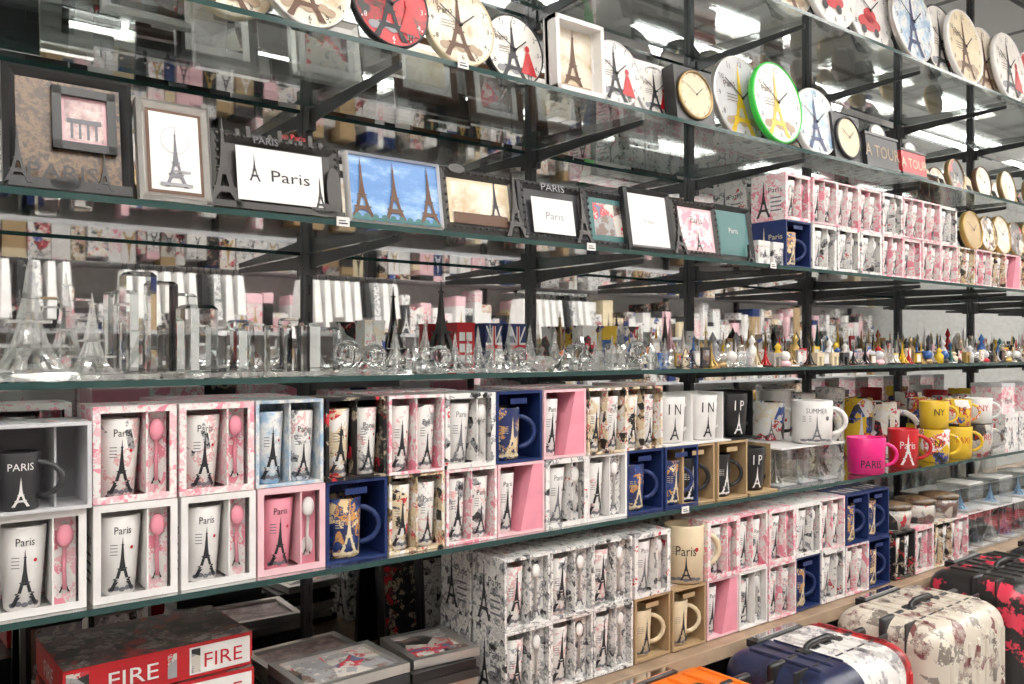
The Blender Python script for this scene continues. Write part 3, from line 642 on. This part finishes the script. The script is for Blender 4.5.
for i in range(9):
    b=MB(); h=.10; b.box(-.045,.045,0,.09,0,h,'p_news' if i%2 else 'p_white'); b.box(-.046,.046,-.001,.091,h,h+.012,'white'); b.draw(tower2(.07,0,.01),'greyink',y=-.0012); put(b,'lidded_gift_box',2.80+.1*i,.02,zl)
    if i%2==0:
        b=MB(); b.box(-.045,.045,0,.09,0,h*.8,'p_pink'); b.box(-.046,.046,-.001,.091,h*.8,h*.8+.012,'ltgrey'); b.text('Paris',0,.03,.02,'ink',y=-.0012); put(b,'lidded_gift_box',2.80+.1*i,.03,zl+.1125)

# ------------------------------------------------------------------ bottom shelf
zb=ZS['bot']+.0025
for i in range(3):
    for j in range(2):
        gb('K',.885+.1*i,zb+BH*j,.0); gb('K',.885+.1*i,zb+BH*j,.098)
gb('Kc',1.19,zb,0); gb('Kc',1.291,zb,0)
gb('Hh',1.188,zb+BH,0)
smug(684,.035,zb+BH,'cream','ink',('Paris',.5,.18),.45,.040,.115,ang=.3)
ks=['P','Wt','G','N','Hh','G','N','A']; ks2=['A','G','A','Hh','G','N','N','Hh']
for i in range(7):
    gb(ks[i],1.395+.1*i,zb,.0); gb(ks2[i],1.395+.1*i,zb+BH,.0); gb('G',1.395+.1*i,zb,.1); gb('K',1.395+.1*i,zb+BH,.1)
for i in range(4): gb(['E','A','I','G'][i],2.12+.1*i,zb,0); gb('I',2.12+.1*i,zb,.1)
for i in range(14):
    abox(2.56+.1*i,.02,zb,.09,.09,.11,ins=['blue','silver','white'][i%3]); abox(2.56+.1*i,.13,zb,.09,.09,.15)
    if i%2==0: abox(2.56+.1*i,.02,zb+.1135,.09,.09,.08,ins='skyblue')
for i in range(3):
    b=MB(); b.lathe([(.045,0),(.05,.03),(.05,.05)],'p_mag',16); b.lathe([(.052,.05),(.052,.06),(.01,.068)],'p_ornate',16); put(b,'souvenir_tin',2.14+.13*i,.05,zb+BH)
def flatbox(w,d,h,top,side,txt=None,tm='white'):
    b=MB(); b.box(-w/2,w/2,0,d,0,h*.97,side); b.box(-w/2-.001,w/2+.001,-.001,d+.001,h*.25,h,side)
    b.add([(-w/2,.0,h+.0004),(w/2,.0,h+.0004),(w/2,d,h+.0004),(-w/2,d,h+.0004)],[(0,1,2,3)],top)
    if txt:
        b.draw([rect(w*.14,w*.49,h*.1,h*.9)],'white',y=-.0014); b.text(txt,w*.33,h*.25,h*.45,'red',y=-.002,sx=1.1)
        b.draw([rect(w*.02,w*.07,h*.15,h*.85),rect(w*.15,w*.2,h*.15,h*.85)],'p_mag',y=-.0018)
        b.text(txt,-w*.16,h*.26,h*.48,tm,y=-.002,sx=1.2); b.draw([rect(-w*.49,-w*.38,h*.1,h*.9)],'p_mag',y=-.0016)
        M=b.M; b.M=T(-w/2-.0016,d/2,0)@RZ(-math.pi/2); b.text('FIRE',0,h*.25,h*.5,'white'); b.M=M
    return b
pz=zb
for i,(h,m) in enumerate(((.042,'p_mag'),(.044,'p_dark'))):
    put(flatbox(.31,.2,h,m,'charcoal'),'flat_gift_box',.31,.07,pz,R.uniform(-.04,.04)); pz+=h+.001
put(flatbox(.25,.15,.045,'p_gamelid','red','FIRE'),'board_game_box',.320,.075,pz+.001,-.03)
put(flatbox(.24,.16,.046,'p_gamelid','red','FIRE'),'board_game_box',.325,.075,pz+.048,.03)
def flatframe(w,d,m,pic):
    b=MB(); b.box(-w/2,w/2,0,d,0,.008,m); b.box(-w/2,w/2,0,.012,.008,.014,m); b.box(-w/2,w/2,d-.012,d,.008,.014,m); b.box(-w/2,-w/2+.012,.012,d-.012,.008,.014,m); b.box(w/2-.012,w/2,.012,d-.012,.008,.014,m)
    b.add([(-w/2+.012,.012,.0085),(w/2-.012,.012,.0085),(w/2-.012,d-.012,.0085),(-w/2+.012,d-.012,.0085)],[(0,1,2,3)],pic); return b
for (x,y,n_,w_) in ((.585,.01,7,.17),(.75,.04,6,.12),(.60,.17,5,.17),(.02,.06,9,.17)):
    z=zb
    for i in range(n_):
        last=i==n_-1
        put(flatframe(w_,.13,'silver' if last else R.choice(['black','silver','pewter','charcoal']),R.choice(['p_news','p_oldphoto','p_mag']) if last else 'p_dark'),'flat_picture_frame',x+R.uniform(-.008,.008),y+R.uniform(-.006,.006),z,R.uniform(-.12,.12)); z+=.0155
for c,m,pic in ((405,'black','p_dark'),(440,'black','p_news'),(120,'silver','p_news'),(60,'black','p_mag')):
    pf(frame(.10,.18,.014,m,pic,lean=.08,easel=False),c,.315,zk='bot')

# ------------------------------------------------------------------ suitcases
def suitcase(w,d,h,mf,trim='black',rib=True,bandm='black'):
    b=MB(); zc=h/2+.045; b.M=T(0,0,zc); b.roundbox(w,d,h-.045,.05,mf,5)
    b.roundbox(w+.006,.016,h-.039,.0079,bandm,3)
    b.M=T(0,-.05,zc)
    b.roundbox(w+.004,.004,h-.041,.0019,bandm,3)
    b.M=T(0,0,zc)
    if rib:
        for k in range(-3,4):
            x=k*w*.12
            for sy in (-1,1):
                M=b.M.copy(); b.M=b.M@T(x,sy*(d/2),0); b.roundbox(.010,.010,h*.78,.0049,mf,2); b.M=M
            M=b.M.copy(); b.M=b.M@T(x,0,(h-.045)/2); b.roundbox(.010,d*.62,.008,.0039,mf,2); b.M=M
    b.M=Matrix.Identity(4)
    t=h+.022
    b.tube([(-.05,0,t-.004),(-.045,0,t+.008),(-.03,0,t+.013),(.03,0,t+.013),(.045,0,t+.008),(.05,0,t-.004)],.0065,trim,8)
    b.box(-.065,-.04,-.012,.012,t-.004,t+.004,trim); b.box(.04,.065,-.012,.012,t-.004,t+.004,trim)
    b.box(-.08,.08,d/2-.035,d/2-.01,t-.012,t+.002,trim); b.box(-.07,.07,d/2-.03,d/2-.014,t+.002,t+.006,'chrome')
    for sx in (-1,1):
        for sy in (-1,1):
            x,y=sx*(w/2-.05),sy*(d/2-.045); b.box(x-.018,x+.018,y-.018,y+.018,.035,.055,trim)
            M=b.M.copy(); b.M=T(x,y,.024)@RY(math.pi/2); b.lathe([(.020,-.012),(.0235,-.008),(.0235,.008),(.020,.012)],trim,16); b.M=M
    b.box(w/2-.002,w/2+.004,-.012,.012,h*.55,h*.65,'chrome')
    return b
PZ=.206; SH=.60
put(suitcase(.34,.24,.595,'orange','black'),'suitcase',1.09,-.165,PZ,.03)
put(suitcase(.33,.24,SH,'flagcase','black'),'suitcase',1.475,-.165,PZ,.03)
put(suitcase(.35,.24,SH+.01,'p_floral','black',bandm='charcoal'),'suitcase',1.87,-.165,PZ,.03)
put(suitcase(.36,.24,SH+.03,'p_blackred','black'),'suitcase',2.29,-.165,PZ,.03)
put(suitcase(.36,.24,SH+.02,'black','black'),'suitcase',2.73,-.165,PZ,.03)
put(suitcase(.34,.24,SH,'red','black'),'suitcase',3.16,-.165,PZ,.03)
put(suitcase(.34,.24,.5,'black','black'),'suitcase',.66,-.165,PZ,.03)

# ------------------------------------------------------------------ opposite side of the aisle
b=MB()
for z in (.35,.8,1.15,1.5,1.85,2.2): b.box(-1.2,8.2,-3.0,-2.65,z-.02,z,'ltgrey')
for x in [-1.2+.94*k for k in range(11)]: b.box(x-.015,x+.015,-3.02,-2.98,0,2.6,'post')
b.box(-1.2,8.2,-3.04,-3.02,0,2.6,'white'); put(b,'opposite_shelving_unit')
pal=['white','black','p_mag','navy','palepink','cream','p_white','p_news','p_dark','white','p_souv','p_pink','charcoal','kraft','white','p_mag','p_ivory','p_news']
for z in (.35,.8,1.15,1.5,1.85,2.2):
    b=MB(); x=-1.1
    while x<8.1:
        w=R.uniform(.04,.11); h=R.uniform(.10,.29); y=-2.66-R.uniform(0,.06); m=R.choice(pal)
        b.box(x,x+w-.006,y-.15,y,z+.001,z+h,m); b.box(x-.001,x+w-.005,y-.151,y+.001,z+h*.75,z+h+.004,R.choice(pal))
        if R.random()<.6:
            M=b.M.copy(); b.M=T(x+w/2,y+.002,z+.01)@RZ(math.pi); b.draw(tower2(h*.65,0,0),R.choice(['ink','gold','white'])); b.M=M
        x+=w
    put(b,'souvenir_box_row')
b=MB()
for x0_,zt in ((.2,1.82),(1.0,1.80),(1.9,1.80),(3.4,1.75)):
    b.box(x0_-.02,x0_+.62,-2.50,-2.48,zt+.02,zt+.035,'chrome')
    for k in range(10):
        x=x0_+k*.06; m=['white','white','white','paper','white','white','black','p_news'][k%8]
        hh=.20+.03*(k%3)
        b.frus((x+.022,-2.5,.022,.09,zt-.02-hh),(x+.022,-2.5,.014,.06,zt-.02),m)
        b.tube([(x+.022,-2.55,zt-.02),(x+.022,-2.53,zt+.02),(x+.022,-2.49,zt+.04),(x+.022,-2.46,zt+.02),(x+.022,-2.44,zt-.02)],.003,'black',5)
    b.box(x0_-.02,x0_-.005,-2.65,-2.48,zt+.02,zt+.035,'chrome'); b.box(x0_+.605,x0_+.62,-2.65,-2.48,zt+.02,zt+.035,'chrome')
put(b,'hanging_tote_bags')

# ------------------------------------------------------------------ camera & look
cam=bpy.data.cameras.new('camera'); co=bpy.data.objects.new('camera',cam); COL.objects.link(co)
co.location=(0,-D,EYE); co.rotation_euler=(math.pi/2,0,-math.atan2(.6122,.7907)); cam.sensor_width=36; cam.lens=36*F/1024; cam.shift_y=8/1024; cam.clip_start=.02
S.camera=co
w=bpy.data.worlds.new('world'); S.world=w; w.use_nodes=True; w.node_tree.nodes['Background'].inputs[0].default_value=(.9,.95,1,1); w.node_tree.nodes['Background'].inputs[1].default_value=.6
S.view_settings.view_transform='Standard'; S.view_settings.look='None'; S.view_settings.exposure=-0.05; S.view_settings.gamma=1.06
